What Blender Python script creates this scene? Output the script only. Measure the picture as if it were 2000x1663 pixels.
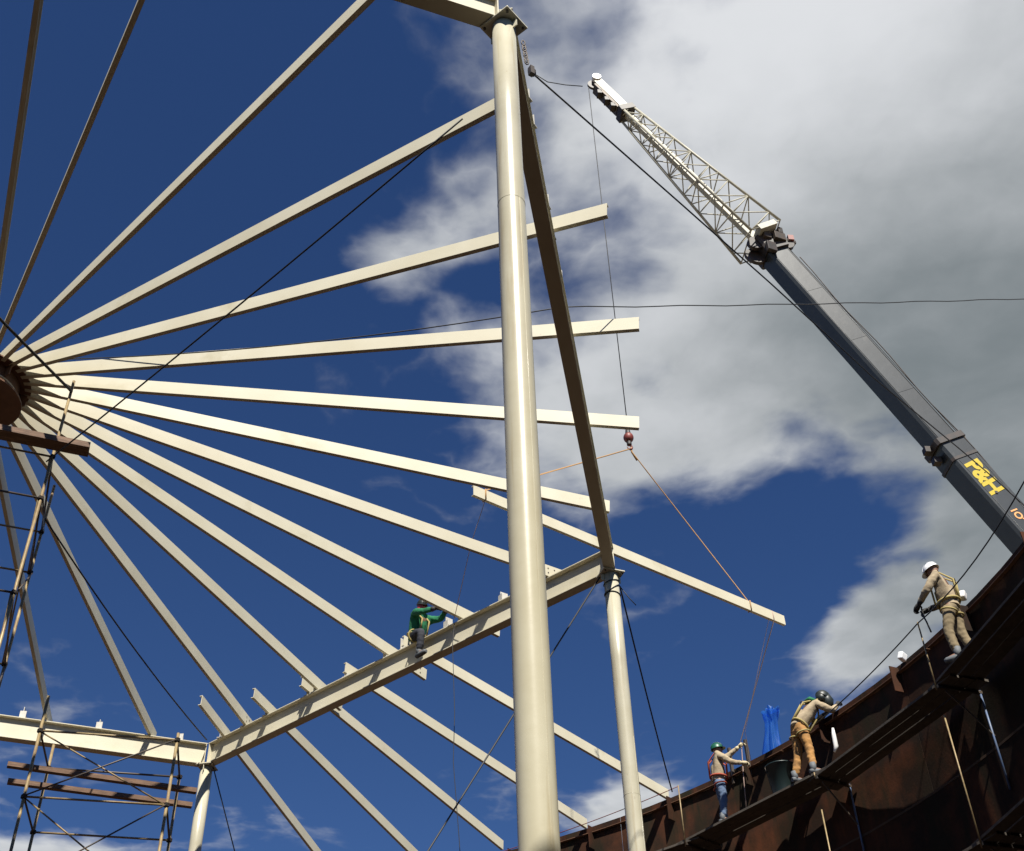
import bpy, bmesh, math, random
from mathutils import Vector, Matrix, Euler, noise as mnoise
random.seed(7)
V = Vector
R_ = math.radians
scene = bpy.context.scene
for o in list(bpy.data.objects):
    bpy.data.objects.remove(o, do_unlink=True)
COL = scene.collection

# ------------------------------------------------------------------ camera
cd = bpy.data.cameras.new('camera')
cam = bpy.data.objects.new('camera', cd)
COL.objects.link(cam)
fw = V((0.276688, 0.695179, 0.663453)); rt = V((0.937511, -0.346864, -0.027531)); up = V((-0.210989, -0.629612, 0.747711))
cam.matrix_world = Matrix(((rt.x, up.x, -fw.x, 2.419), (rt.y, up.y, -fw.y, -14.968), (rt.z, up.z, -fw.z, 1.6), (0, 0, 0, 1)))
cd.sensor_fit = 'HORIZONTAL'; cd.sensor_width = 36; cd.lens = 43.61
cd.clip_start = 0.05; cd.clip_end = 6000
scene.camera = cam

# ------------------------------------------------------------------ sun, exposure
SUN_AZ, SUN_EL = R_(-100), R_(51)
sd = bpy.data.lights.new('sun', 'SUN'); sd.energy = 5.0; sd.angle = R_(0.53); sd.color = (1.0, 0.955, 0.86)
sun = bpy.data.objects.new('sun', sd); COL.objects.link(sun)
sdir = V((math.cos(SUN_EL) * math.cos(SUN_AZ), math.cos(SUN_EL) * math.sin(SUN_AZ), math.sin(SUN_EL)))
sun.rotation_euler = sdir.to_track_quat('Z', 'Y').to_euler()
sun.location = (0, 0, 60)
vs = scene.view_settings
vs.view_transform = 'Standard'; vs.look = 'None'; vs.exposure = 0.75; vs.gamma = 1.0; vs.use_curve_mapping = False

# ------------------------------------------------------------------ world: clear deep sky with broken cumulus
W = bpy.data.worlds.new('World'); scene.world = W; W.use_nodes = True
nt = W.node_tree; nt.nodes.clear()
def N(t, **k):
    n = nt.nodes.new(t)
    for a, b in k.items(): setattr(n, a, b)
    return n
def L(a, b): nt.links.new(a, b)
def mth(op, a, b=None, clamp=False):
    n = N('ShaderNodeMath', operation=op, use_clamp=clamp)
    for i, v in enumerate((a, b)):
        if v is None: continue
        if isinstance(v, (int, float)): n.inputs[i].default_value = v
        else: L(v, n.inputs[i])
    return n.outputs[0]
def smooth(v, lo, hi):
    n = N('ShaderNodeMapRange', interpolation_type='SMOOTHSTEP'); n.clamp = True
    L(v, n.inputs[0]); n.inputs[1].default_value = lo; n.inputs[2].default_value = hi
    return n.outputs[0]
sky = N('ShaderNodeTexSky', sky_type='NISHITA', sun_disc=False)
sky.sun_elevation = SUN_EL; sky.sun_rotation = R_(90) - SUN_AZ
sky.altitude = 1500; sky.air_density = 1.0; sky.dust_density = 0.1; sky.ozone_density = 4.0
hs = N('ShaderNodeHueSaturation'); hs.inputs['Hue'].default_value = 0.51; hs.inputs['Saturation'].default_value = 1.18; L(sky.outputs[0], hs.inputs['Color'])
bg1 = N('ShaderNodeBackground'); L(hs.outputs[0], bg1.inputs[0]); bg1.inputs[1].default_value = 0.05
tc = N('ShaderNodeTexCoord')
sx = N('ShaderNodeSeparateXYZ'); L(tc.outputs['Generated'], sx.inputs[0])
dz = mth('MAXIMUM', sx.outputs[2], 0.10)
ux = mth('DIVIDE', sx.outputs[0], dz); uy = mth('DIVIDE', sx.outputs[1], dz)
cb = N('ShaderNodeCombineXYZ'); L(ux, cb.inputs[0]); L(uy, cb.inputs[1])
rot = N('ShaderNodeVectorRotate', rotation_type='Z_AXIS'); L(cb.outputs[0], rot.inputs['Vector']); rot.inputs['Angle'].default_value = R_(19)
U0 = rot.outputs[0]
# a little domain warp so that cloud rims curl
wn = N('ShaderNodeTexNoise'); wn.inputs['Scale'].default_value = 3.2; wn.inputs['Detail'].default_value = 4; L(U0, wn.inputs['Vector'])
wsub = N('ShaderNodeVectorMath', operation='SUBTRACT'); L(wn.outputs['Color'], wsub.inputs[0]); wsub.inputs[1].default_value = (.5, .5, .5)
wsc = N('ShaderNodeVectorMath', operation='SCALE'); L(wsub.outputs[0], wsc.inputs[0]); wsc.inputs['Scale'].default_value = 0.11
wadd = N('ShaderNodeVectorMath', operation='ADD'); L(U0, wadd.inputs[0]); L(wsc.outputs[0], wadd.inputs[1])
U1 = wadd.outputs[0]
def blob(c, r, src=None):
    a = N('ShaderNodeVectorMath', operation='SUBTRACT'); L(src or U1, a.inputs[0]); a.inputs[1].default_value = (c[0], c[1], 0)
    b = N('ShaderNodeVectorMath', operation='DIVIDE'); L(a.outputs[0], b.inputs[0]); b.inputs[1].default_value = (r[0], r[1], 1e6)
    l = N('ShaderNodeVectorMath', operation='LENGTH'); L(b.outputs[0], l.inputs[0])
    m = N('ShaderNodeMapRange', interpolation_type='SMOOTHERSTEP'); m.clamp = True
    L(l.outputs['Value'], m.inputs[0]); m.inputs[1].default_value = 0.0; m.inputs[2].default_value = 1.0
    m.inputs[3].default_value = 1.0; m.inputs[4].default_value = 0.0
    return m.outputs[0]
clouds = [((0.54, 0.70), (0.66, 0.58), 1.50), ((0.22, 1.10), (0.34, 0.32), 0.95), ((0.68, 1.10), (0.38, 0.26), 0.72),
          ((0.80, 1.40), (0.28, 0.48), 0.92), ((0.61, 1.62), (0.16, 0.30), 1.0), ((0.70, 1.27), (0.17, 0.24), 0.62), ((0.10, 0.62), (0.2, 0.2), 0.26),
          ((-0.07, 0.87), (0.12, 0.11), 0.62), ((0.0, 0.78), (0.11, 0.11), 0.34), ((-0.02, 0.95), (0.13, 0.08), 0.22),
          ((0.315, 2.20), (0.19, 0.24), 0.95), ((-0.80, 2.44), (0.28, 0.26), 0.98),
          ((-0.42, 0.80), (0.46, 0.75), -0.6), ((0.42, 1.44), (0.22, 0.30), -0.40), ((-0.15, 1.70), (0.60, 0.66), -0.5)]
acc = None
for c, r, w in clouds:
    t = mth('MULTIPLY', blob(c, r), w)
    acc = t if acc is None else mth('ADD', acc, t)
def nz_(src, scale, detail, rough, lac=2.1):
    n = N('ShaderNodeTexNoise'); n.inputs['Scale'].default_value = scale; n.inputs['Detail'].default_value = detail; n.inputs['Roughness'].default_value = rough; n.inputs['Lacunarity'].default_value = lac
    L(src, n.inputs['Vector']); return n.outputs['Fac']
def cloud_noise(src):
    # large lumps, plus billows folded from the absolute value of a finer noise
    lump = mth('MULTIPLY', mth('SUBTRACT', nz_(src, 3.6, 9, 0.55), 0.5), 1.55)
    bil = mth('MULTIPLY', mth('ABSOLUTE', mth('SUBTRACT', nz_(src, 6.0, 4, 0.45), 0.5)), 1.9)
    return mth('SUBTRACT', lump, bil)
nz = mth('ADD', cloud_noise(U1), mth('MULTIPLY', mth('SUBTRACT', nz_(U1, 1.1, 2, 0.5), 0.5), 0.5))
field = mth('ADD', mth('ADD', acc, nz), 0.06)
cover = smooth(field, -0.02, 0.72)
# light inside the cloud: density towards the sun against density here gives lit rims and grey bellies
off = N('ShaderNodeVectorMath', operation='ADD'); L(U1, off.inputs[0]); off.inputs[1].default_value = (-0.02, -0.055, 0)
grad = mth('SUBTRACT', cloud_noise(off.outputs[0]), cloud_noise(U1))
thick = mth('ADD', mth('MULTIPLY', blob((0.60, 0.98), (0.56, 0.52)), 0.62), mth('MULTIPLY', blob((0.76, 1.45), (0.42, 0.55)), 0.45))
thick = mth('ADD', thick, mth('MULTIPLY', mth('SUBTRACT', nz_(U1, 2.2, 6, 0.55), 0.5), 0.95))
thick = mth('ADD', thick, mth('MULTIPLY', grad, 0.34))
thick = mth('ADD', thick, mth('MULTIPLY', mth('MINIMUM', field, 1.6), 0.10))
thick = mth('ADD', thick, mth('MULTIPLY', blob((0.26, 0.56), (0.30, 0.34)), -0.45))
belly = smooth(thick, -0.50, 0.98)
cm = N('ShaderNodeMix', data_type='RGBA'); L(belly, cm.inputs[0])
cm.inputs[6].default_value = (0.45, 0.46, 0.475, 1); cm.inputs[7].default_value = (0.122, 0.140, 0.148, 1)
bg2 = N('ShaderNodeBackground'); L(cm.outputs[2], bg2.inputs[0]); bg2.inputs[1].default_value = 1.0
mx = N('ShaderNodeMixShader'); L(mth('MULTIPLY', cover, 0.97), mx.inputs[0]); L(bg1.outputs[0], mx.inputs[1]); L(bg2.outputs[0], mx.inputs[2])
ow = N('ShaderNodeOutputWorld'); L(mx.outputs[0], ow.inputs[0])

# ------------------------------------------------------------------ materials
def mat(name, base, rough=0.5, metal=0.0, var=None, scale=6.0, bump=0.0, bscale=40.0, spec=0.5, streak=None, coat=0.0, detail=6, fac=(0.35, 0.7), tone=0.0, specks=0.0):
    m = bpy.data.materials.new(name); m.use_nodes = True
    t = m.node_tree; b = t.nodes['Principled BSDF']
    b.inputs['Roughness'].default_value = rough; b.inputs['Metallic'].default_value = metal
    b.inputs['Specular IOR Level'].default_value = spec; b.inputs['Coat Weight'].default_value = coat
    b.inputs['Base Color'].default_value = (*base, 1)
    tcn = t.nodes.new('ShaderNodeTexCoord')
    geo = t.nodes.new('ShaderNodeNewGeometry')
    pos = geo.outputs['Position']
    cur = None
    if var:
        n = t.nodes.new('ShaderNodeTexNoise'); n.inputs['Scale'].default_value = scale; n.inputs['Detail'].default_value = detail; n.inputs['Roughness'].default_value = 0.65
        t.links.new(pos, n.inputs['Vector'])
        mr = t.nodes.new('ShaderNodeMapRange'); mr.inputs[1].default_value = fac[0]; mr.inputs[2].default_value = fac[1]; t.links.new(n.outputs['Fac'], mr.inputs[0])
        mx = t.nodes.new('ShaderNodeMix'); mx.data_type = 'RGBA'; t.links.new(mr.outputs[0], mx.inputs[0])
        mx.inputs[6].default_value = (*base, 1); mx.inputs[7].default_value = (*var, 1)
        cur = mx.outputs[2]
    if streak:
        col, ssc, lo, hi = streak
        mp = t.nodes.new('ShaderNodeMapping'); mp.inputs['Scale'].default_value = ssc; t.links.new(pos, mp.inputs[0])
        n2 = t.nodes.new('ShaderNodeTexNoise'); n2.inputs['Scale'].default_value = 1.0; n2.inputs['Detail'].default_value = 7; n2.inputs['Roughness'].default_value = 0.6; t.links.new(mp.outputs[0], n2.inputs['Vector'])
        mr2 = t.nodes.new('ShaderNodeMapRange'); mr2.inputs[1].default_value = lo; mr2.inputs[2].default_value = hi; t.links.new(n2.outputs['Fac'], mr2.inputs[0])
        mx2 = t.nodes.new('ShaderNodeMix'); mx2.data_type = 'RGBA'; t.links.new(mr2.outputs[0], mx2.inputs[0])
        if cur: t.links.new(cur, mx2.inputs[6])
        else: mx2.inputs[6].default_value = (*base, 1)
        mx2.inputs[7].default_value = (*col, 1); cur = mx2.outputs[2]
    if tone or specks:
        if cur is None:
            rgb = t.nodes.new('ShaderNodeRGB'); rgb.outputs[0].default_value = (*base, 1); cur = rgb.outputs[0]
    if specks:
        n4 = t.nodes.new('ShaderNodeTexNoise'); n4.inputs['Scale'].default_value = 5.5; n4.inputs['Detail'].default_value = 8; n4.inputs['Roughness'].default_value = 0.75; t.links.new(pos, n4.inputs['Vector'])
        m4 = t.nodes.new('ShaderNodeMapRange'); m4.inputs[1].default_value = 0.665; m4.inputs[2].default_value = 0.73; m4.inputs[4].default_value = specks; t.links.new(n4.outputs['Fac'], m4.inputs[0])
        x4 = t.nodes.new('ShaderNodeMix'); x4.data_type = 'RGBA'; t.links.new(m4.outputs[0], x4.inputs[0]); t.links.new(cur, x4.inputs[6]); x4.inputs[7].default_value = (0.16, 0.085, 0.04, 1); cur = x4.outputs[2]
    if tone:
        oi = t.nodes.new('ShaderNodeObjectInfo'); m5 = t.nodes.new('ShaderNodeMapRange'); m5.inputs[3].default_value = 1 - tone; m5.inputs[4].default_value = 1 + tone; t.links.new(oi.outputs['Random'], m5.inputs[0])
        h5 = t.nodes.new('ShaderNodeHueSaturation'); t.links.new(cur, h5.inputs['Color']); t.links.new(m5.outputs[0], h5.inputs['Value']); cur = h5.outputs[0]
    if cur: t.links.new(cur, b.inputs['Base Color'])
    if bump:
        n3 = t.nodes.new('ShaderNodeTexNoise'); n3.inputs['Scale'].default_value = bscale; n3.inputs['Detail'].default_value = 4; t.links.new(pos, n3.inputs['Vector'])
        bp = t.nodes.new('ShaderNodeBump'); bp.inputs['Strength'].default_value = bump; bp.inputs['Distance'].default_value = 0.01; t.links.new(n3.outputs['Fac'], bp.inputs['Height'])
        t.links.new(bp.outputs[0], b.inputs['Normal'])
    return m
M = {
 'cream': mat('cream_paint', (0.565, 0.525, 0.405), 0.55, spec=0.3, var=(0.50, 0.455, 0.335), scale=0.9, bump=0.04, bscale=8, detail=3, streak=((0.38, 0.33, 0.20), (1.3, 1.3, 1.3), 0.60, 0.85), tone=0.07, specks=0.55),
 'column': mat('cream_gloss_paint', (0.48, 0.45, 0.345), 0.27, var=(0.41, 0.375, 0.27), scale=1.3, bump=0.05, bscale=14, streak=((0.34, 0.28, 0.17), (14, 14, 0.8), 0.55, 0.8), spec=0.6, tone=0.05, specks=0.6),
 'clip': mat('pale_primer', (0.55, 0.53, 0.48), 0.5, var=(0.45, 0.42, 0.35), scale=20),
 'rust': mat('rusty_plate', (0.020, 0.011, 0.007), 0.8, var=(0.075, 0.026, 0.012), scale=0.9, bump=0.25, bscale=25, spec=0.15, streak=((0.016, 0.013, 0.007), (2.2, 2.2, 0.5), 0.45, 0.65), fac=(0.42, 0.66), tone=0.2),
 'seam': mat('rusty_weld', (0.06, 0.03, 0.012), 0.8, var=(0.03, 0.016, 0.007), scale=5),
 'rustbrown': mat('primer_brown', (0.11, 0.052, 0.028), 0.65, var=(0.15, 0.07, 0.035), scale=8, bump=0.2),
 'wood': mat('weathered_plank', (0.15, 0.085, 0.05), 0.8, var=(0.09, 0.05, 0.03), scale=5, streak=((0.22, 0.13, 0.08), (3, 40, 40), 0.5, 0.7), bump=0.3),
 'greywood': mat('grey_plank', (0.085, 0.07, 0.055), 0.85, var=(0.045, 0.036, 0.028), scale=6, bump=0.3),
 'pipe': mat('galvanised_pipe', (0.33, 0.25, 0.12), 0.5, var=(0.17, 0.11, 0.06), scale=7, metal=0.2, bump=0.1),
 'darkpipe': mat('dark_pipe', (0.05, 0.045, 0.04), 0.5, var=(0.09, 0.06, 0.04), scale=7),
 'steel': mat('dark_steel', (0.05, 0.048, 0.045), 0.55, var=(0.09, 0.06, 0.04), scale=6, metal=0.3),
 'bluepipe': mat('blue_pipe', (0.06, 0.11, 0.24), 0.45, var=(0.10, 0.12, 0.16), scale=9),
 'cable': mat('black_cable', (0.02, 0.02, 0.022), 0.6),
 'rope': mat('orange_rope', (0.42, 0.22, 0.08), 0.9, var=(0.3, 0.2, 0.1), scale=30),
 'tagrope': mat('tan_rope', (0.34, 0.24, 0.20), 0.9),
 'hookred': mat('hook_red', (0.22, 0.035, 0.025), 0.5, var=(0.10, 0.03, 0.02), scale=12),
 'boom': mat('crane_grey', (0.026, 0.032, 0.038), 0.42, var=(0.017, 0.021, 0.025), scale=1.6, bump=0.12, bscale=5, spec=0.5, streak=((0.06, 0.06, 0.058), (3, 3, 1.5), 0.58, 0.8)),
 'jib': mat('crane_ivory', (0.44, 0.42, 0.34), 0.5, var=(0.32, 0.30, 0.23), scale=4),
 'black': mat('black_grease', (0.018, 0.018, 0.018), 0.55, var=(0.05, 0.03, 0.025), scale=9),
 'yellow': mat('yellow_letter', (0.5, 0.38, 0.015), 0.45, var=(0.5, 0.37, 0.02), scale=9),
 'orange': mat('orange_letter', (0.75, 0.35, 0.12), 0.5),
 'tyre': mat('tyre', (0.02, 0.02, 0.02), 0.8),
 'floor': mat('rusty_floor', (0.052, 0.034, 0.023), 0.85, var=(0.075, 0.042, 0.026), scale=0.6, bump=0.2),
 'dirt': mat('bare_earth', (0.20, 0.145, 0.095), 0.95, var=(0.13, 0.11, 0.06), scale=0.05, bump=0.4, bscale=2),
 'skin': mat('skin', (0.21, 0.105, 0.065), 0.55),
 'khaki': mat('khaki_shirt', (0.40, 0.32, 0.21), 0.9, var=(0.29, 0.22, 0.14), scale=9, bump=0.4, bscale=28),
 'olive': mat('olive_trousers', (0.24, 0.185, 0.105), 0.9, var=(0.17, 0.13, 0.075), scale=9, bump=0.4, bscale=24),
 'ochre': mat('ochre_trousers', (0.40, 0.20, 0.055), 0.9, var=(0.30, 0.16, 0.06), scale=8, bump=0.4, bscale=24),
 'jeans': mat('blue_jeans', (0.07, 0.115, 0.20), 0.9, var=(0.12, 0.16, 0.24), scale=8, bump=0.4, bscale=24),
 'navy': mat('navy_trousers', (0.018, 0.022, 0.035), 0.9, var=(0.035, 0.035, 0.045), scale=8, bump=0.4),
 'green': mat('green_jacket', (0.012, 0.17, 0.065), 0.85, var=(0.008, 0.10, 0.04), scale=9, bump=0.4, bscale=24),
 'boot': mat('grey_boot', (0.11, 0.12, 0.13), 0.7), 'glove': mat('dark_glove', (0.03, 0.028, 0.026), 0.8), 'tanglove': mat('tan_glove', (0.5, 0.42, 0.26), 0.85),
 'white': mat('white_plastic', (0.80, 0.80, 0.80), 0.35), 'cloth': mat('white_cloth', (0.72, 0.70, 0.68), 0.9),
 'hardgreen': mat('green_hard_hat', (0.01, 0.09, 0.05), 0.4), 'hood': mat('welding_hood', (0.015, 0.02, 0.018), 0.45),
 'redcloth': mat('red_cloth', (0.42, 0.05, 0.07), 0.9), 'strap': mat('harness_strap', (0.34, 0.27, 0.10), 0.85), 'redstrap': mat('red_strap', (0.33, 0.06, 0.03), 0.85),
 'hair': mat('black_hair', (0.012, 0.010, 0.009), 0.6),
 'teal': mat('dark_teal_bucket', (0.010, 0.020, 0.020), 0.4),
}
def tarp_mat():
    m = bpy.data.materials.new('blue_tarp'); m.use_nodes = True
    t = m.node_tree; b = t.nodes['Principled BSDF']
    b.inputs['Base Color'].default_value = (0.06, 0.25, 0.62, 1); b.inputs['Roughness'].default_value = 0.4
    tr = t.nodes.new('ShaderNodeBsdfTranslucent'); tr.inputs[0].default_value = (0.03, 0.2, 0.7, 1)
    mx = t.nodes.new('ShaderNodeMixShader'); mx.inputs[0].default_value = 0.4
    out = t.nodes['Material Output']
    tp = t.nodes.new('ShaderNodeBsdfTransparent'); tp.inputs[0].default_value = (0.35, 0.6, 1.0, 1); m2 = t.nodes.new('ShaderNodeMixShader'); m2.inputs[0].default_value = 0.62
    t.links.new(b.outputs[0], mx.inputs[1]); t.links.new(tr.outputs[0], mx.inputs[2]); t.links.new(mx.outputs[0], m2.inputs[1]); t.links.new(tp.outputs[0], m2.inputs[2]); t.links.new(m2.outputs[0], out.inputs[0])
    return m
M['tarp'] = tarp_mat()

# ------------------------------------------------------------------ helpers
def obj(name, data, m=None, parent=None, smooth=False):
    if isinstance(data, bmesh.types.BMesh):
        me = bpy.data.meshes.new(name); data.normal_update(); data.to_mesh(me); data.free()
    else: me = data
    if m and not me.materials: me.materials.append(M[m] if isinstance(m, str) else m)
    if smooth:
        for p in me.polygons: p.use_smooth = True
    o = bpy.data.objects.new(name, me); COL.objects.link(o)
    if parent: o.parent = parent
    return o
def tag(o, label=None, cat=None, group=None, kind=None):
    if label: o['label'] = label
    if cat: o['category'] = cat
    if group: o['group'] = group
    if kind: o['kind'] = kind
    return o
def empty(name, label, cat, group=None):
    o = bpy.data.objects.new(name, None); o.empty_display_size = 0.1; COL.objects.link(o)
    return tag(o, label, cat, group)
def beam(bm, p0, p1, prof, upv=V((0, 0, 1)), side=None):
    """extrude a closed 2-D profile (s, v) from p0 to p1; s = axis x up unless given"""
    p0, p1 = V(p0), V(p1); t = (p1 - p0).normalized()
    s = V(side) if side is not None else t.cross(upv)
    s = (s - t * s.dot(t)).normalized(); v = s.cross(t).normalized()
    if v.dot(upv) < 0: v = -v
    a = [bm.verts.new(p0 + s * x + v * y) for x, y in prof]; b = [bm.verts.new(p1 + s * x + v * y) for x, y in prof]
    n = len(prof)
    fs = [bm.faces.new(a), bm.faces.new(list(reversed(b)))]
    for i in range(n): fs.append(bm.faces.new((a[i], b[i], b[(i + 1) % n], a[(i + 1) % n])))
    bmesh.ops.recalc_face_normals(bm, faces=fs)
    return fs
def rect(w, h, cx=0, cy=0): return [(cx - w / 2, cy - h / 2), (cx + w / 2, cy - h / 2), (cx + w / 2, cy + h / 2), (cx - w / 2, cy + h / 2)]
def channel(d, b, tw=0.012, tf=0.012): return [(0, -d/2), (0, d/2), (-b, d/2), (-b, d/2 - tf), (-tw, d/2 - tf), (-tw, -d/2 + tf), (-b, -d/2 + tf), (-b, -d/2)]
def tube(bm, pts, r, sides=8, cap=True, closed=False):
    pts = [V(p) for p in pts]; n = len(pts); rings = []
    rr = r if isinstance(r, (list, tuple)) else [r] * n
    prev = None
    for i, p in enumerate(pts):
        if closed: t = (pts[(i + 1) % n] - pts[i - 1]).normalized()
        else: t = (pts[min(i + 1, n - 1)] - pts[max(i - 1, 0)]).normalized()
        if prev is None:
            ref = V((0, 0, 1)) if abs(t.z) < 0.9 else V((1, 0, 0)); a = t.cross(ref).normalized()
        else:
            a = prev - t * prev.dot(t); a.normalize()
        prev = a; b = t.cross(a)
        rings.append([bm.verts.new(p + (a * math.cos(2*math.pi*k/sides) + b * math.sin(2*math.pi*k/sides)) * rr[i]) for k in range(sides)])
    fs = []
    m = n if closed else n - 1
    for i in range(m):
        A, B = rings[i], rings[(i + 1) % n]
        for k in range(sides): fs.append(bm.faces.new((A[k], A[(k+1) % sides], B[(k+1) % sides], B[k])))
    if cap and not closed:
        fs.append(bm.faces.new(list(reversed(rings[0])))); fs.append(bm.faces.new(rings[-1]))
    for f in fs: f.smooth = True
    for f in fs[-2:]:
        if cap and not closed: f.smooth = False
    return fs
def B(): return bmesh.new()
def bar(name, p0, p1, prof, m, parent=None, **k):
    bm = B(); beam(bm, p0, p1, prof, **k); return obj(name, bm, m, parent)
def rod(name, pts, r, m, parent=None, sides=8):
    bm = B(); tube(bm, pts, r, sides); return obj(name, bm, m, parent)
def box(bm, c, size, rz=0.0):
    mt = Matrix.Translation(c) @ Matrix.Rotation(rz, 4, 'Z') @ Matrix.Diagonal((*size, 1))
    return bmesh.ops.create_cube(bm, size=1, matrix=mt)
def bevel(bm, w=0.004, seg=1):
    bmesh.ops.bevel(bm, geom=list(bm.edges), offset=w, segments=seg, affect='EDGES', profile=0.6)
def pol(r, az, z): return V((r * math.cos(R_(az)), r * math.sin(R_(az)), z))
def sag(p0, p1, s, n=14):
    p0, p1 = V(p0), V(p1)
    return [p0.lerp(p1, i / n) - V((0, 0, s * 4 * (i/n) * (1 - i/n))) for i in range(n + 1)]

# ------------------------------------------------------------------ setting: earth and tank floor
bm = B(); bmesh.ops.create_circle(bm, cap_ends=True, segments=64, radius=4000); obj('ground', bm, 'dirt')['kind'] = 'structure'
bm = B(); bmesh.ops.create_circle(bm, cap_ends=True, segments=96, radius=16.0); bmesh.ops.translate(bm, verts=bm.verts, vec=(0, 0, 0.02)); obj('tank_floor', bm, 'floor')['kind'] = 'structure'

# ------------------------------------------------------------------ tank shell
RS, ZS = 16.07, 13.0
shell = empty('tank_shell', 'curved wall of dark rusty steel plates ringing the roof frame', 'tank wall')
def curved(r0, r1, a0, a1, z0, z1, seg):
    bm = B(); g = []
    for i in range(seg + 1):
        a = R_(a0 + (a1 - a0) * i / seg); c, s = math.cos(a), math.sin(a)
        g.append([bm.verts.new((r * c, r * s, z)) for r, z in ((r0, z0), (r1, z0), (r1, z1), (r0, z1))])
    for i in range(seg):
        for k in range(4): bm.faces.new((g[i][k], g[i][(k+1) % 4], g[i+1][(k+1) % 4], g[i+1][k]))
    bm.faces.new(g[0]); bm.faces.new(list(reversed(g[-1])))
    bmesh.ops.recalc_face_normals(bm, faces=bm.faces)
    return bm
zs = [13.0, 10.56, 8.12, 5.68, 3.24, 0.8, 0.0]
for ci in range(6):
    z1, z0 = zs[ci], zs[ci + 1]; offa = (ci % 3) * 9.2 + 3
    for k in range(13):
        a0 = offa + k * 360 / 13; g = 0.025
        dr = 0.004 * random.random()
        p = curved(RS + dr, RS + 0.016 + dr, a0 + g, a0 + 360 / 13 - g, z0 + 0.008, z1 - (0.0 if ci == 0 else 0.008), 10)
        obj('shell_plate', p, 'rust', shell)
    if ci:
        for k in range(12): obj('weld_seam', curved(RS - 0.006, RS + 0.012, k * 30, k * 30 + 30, z1 - 0.02, z1 + 0.02, 10), 'seam', shell)
for k in range(24):
    obj('curb_angle', curved(RS - 0.075, RS - 0.001, k * 15 + 0.02, k * 15 + 14.98, ZS - 0.16, ZS - 0.148, 5), 'rustbrown', shell)
for k in range(16):
    az = 26.2 + 7.5 * 1 + (k - 8) * 7.5 - 0.45
    bm = B(); c = pol(RS - 0.10, az, 12.72); box(bm, c, (0.2, 0.02, 0.5), R_(az)); bevel(bm, 0.003)
    obj('rafter_seat', bm, 'rust', shell)

# ------------------------------------------------------------------ roof frame
HG, DG, BW = 13.118, 0.45, 0.185
PV = [pol(10, a, 0) for a in (-60, 0, 60, 120, -120, 180)]        # P1 P2 P3 P4 P0 P5
NAMES = ['cream pipe column nearest the camera, running the full height of the picture',
         'cream pipe column under the corner right of the near column, standing before the tank wall',
         'short visible cream pipe column at the lower left beside the scaffold',
         'cream pipe column beyond the left end of the lower left girder',
         'cream pipe column carrying the far end of the girder at the top edge',
         'cream pipe column on the far left side of the frame']
for i, p in enumerate(PV[:5]):
    c = empty('support_column', NAMES[i], 'column', 'columns of the roof frame'); c.location = (p.x, p.y, 0); c['kind'] = 'thing'
    bm = B(); tube(bm, [(0, 0, z) for z in (0.03, 3, 6, 9, 11.5, HG - 0.028)], 0.12, 48); obj('shaft', bm, 'column', c)
    azc = math.atan2(p.y, p.x)
    sa = R_(-112 + 38 + 20 * i)
    bm = B(); tube(bm, [(.1195 * math.cos(sa), .1195 * math.sin(sa), z) for z in (.05, 4, 8, 10.2)], .0028, 5); obj('seam_weld', bm, 'column', c)
    zc = 10.2 - .9 * i; bm = B(); tube(bm, [(.1195 * math.cos(k * math.pi / 24), .1195 * math.sin(k * math.pi / 24), zc) for k in range(48)], .0030, 5, closed=True); obj('girth_weld', bm, 'column', c)
    bm = B(); box(bm, (0, 0, HG - 0.0135), (0.37, 0.33, 0.025), azc + R_(0)); bevel(bm, 0.004); obj('cap_plate', bm, 'cream', c)
    bm = B(); box(bm, (0, 0, 0.03), (0.6, 0.6, 0.03), azc); obj('base_plate', bm, 'rustbrown', c)
    for s in (1, -1):
        q = V((math.cos(azc), math.sin(azc), 0)) * 0.165 * s
        bm = B(); q = q * (0.145 / 0.165); box(bm, (q.x, q.y, HG - 0.09), (0.05, 0.012, 0.12), azc); obj('gusset', bm, 'cream', c)
        for s2 in (1, -1):
            k2 = Matrix.Rotation(azc, 3, 'Z') @ V((.15 * s, .125 * s2, HG - 0.034)); bm = B(); bmesh.ops.create_cone(bm, cap_ends=True, segments=6, radius1=.016, radius2=.016, depth=.02, matrix=Matrix.Translation(k2)); obj('bolt', bm, 'steel', c)
def gird(ia, ib, label):
    a, b = PV[ia].copy(), PV[ib].copy(); t = (b - a).normalized(); a += t * 0.06; b -= t * 0.06
    g = empty('ring_girder', label, 'girder', 'girders of the roof frame')
    inw = V((0, 0, 1)).cross(t); inw = inw if inw.dot(-(a + b)) > 0 else -inw
    z0 = HG + 0.001
    obj_ = lambda n, pr: bar(n, a, b, pr, 'cream', g, side=inw)
    obj_('bottom_flange', rect(BW, 0.016, 0, z0 + 0.008)); obj_('top_flange', rect(BW, 0.016, 0, z0 + DG - 0.008)); obj_('web', rect(0.012, DG - 0.032, 0, z0 + DG / 2))
    Lg = (b - a).length
    for s in (0.02, Lg - 0.03):
        for sd in (-1, 1):
            bm = B(); c = a + t * s + inw * sd * 0.048 + V((0, 0, z0 + DG / 2)); box(bm, c, (0.012, 0.08, DG - 0.034), math.atan2(t.y, t.x)); obj('end_stiffener', bm, 'cream', g)
    return g, a, b, t, inw
GL = {(0, 1): 'girder from the near column down to the right corner, seen mostly from its dark underside',
      (1, 2): 'long sunlit girder the green-clad worker sits on', (2, 3): 'sunlit girder at the lower left running out of the left edge',
      (4, 0): 'girder end at the top edge, resting on the near column'}
GR = {}
for (ia, ib), lb in GL.items(): GR[(ia, ib)] = gird(ia, ib, lb)
ZR = lambda r: 14.54 - 0.0903 * r       # rafter centre height on the roof cone
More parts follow.
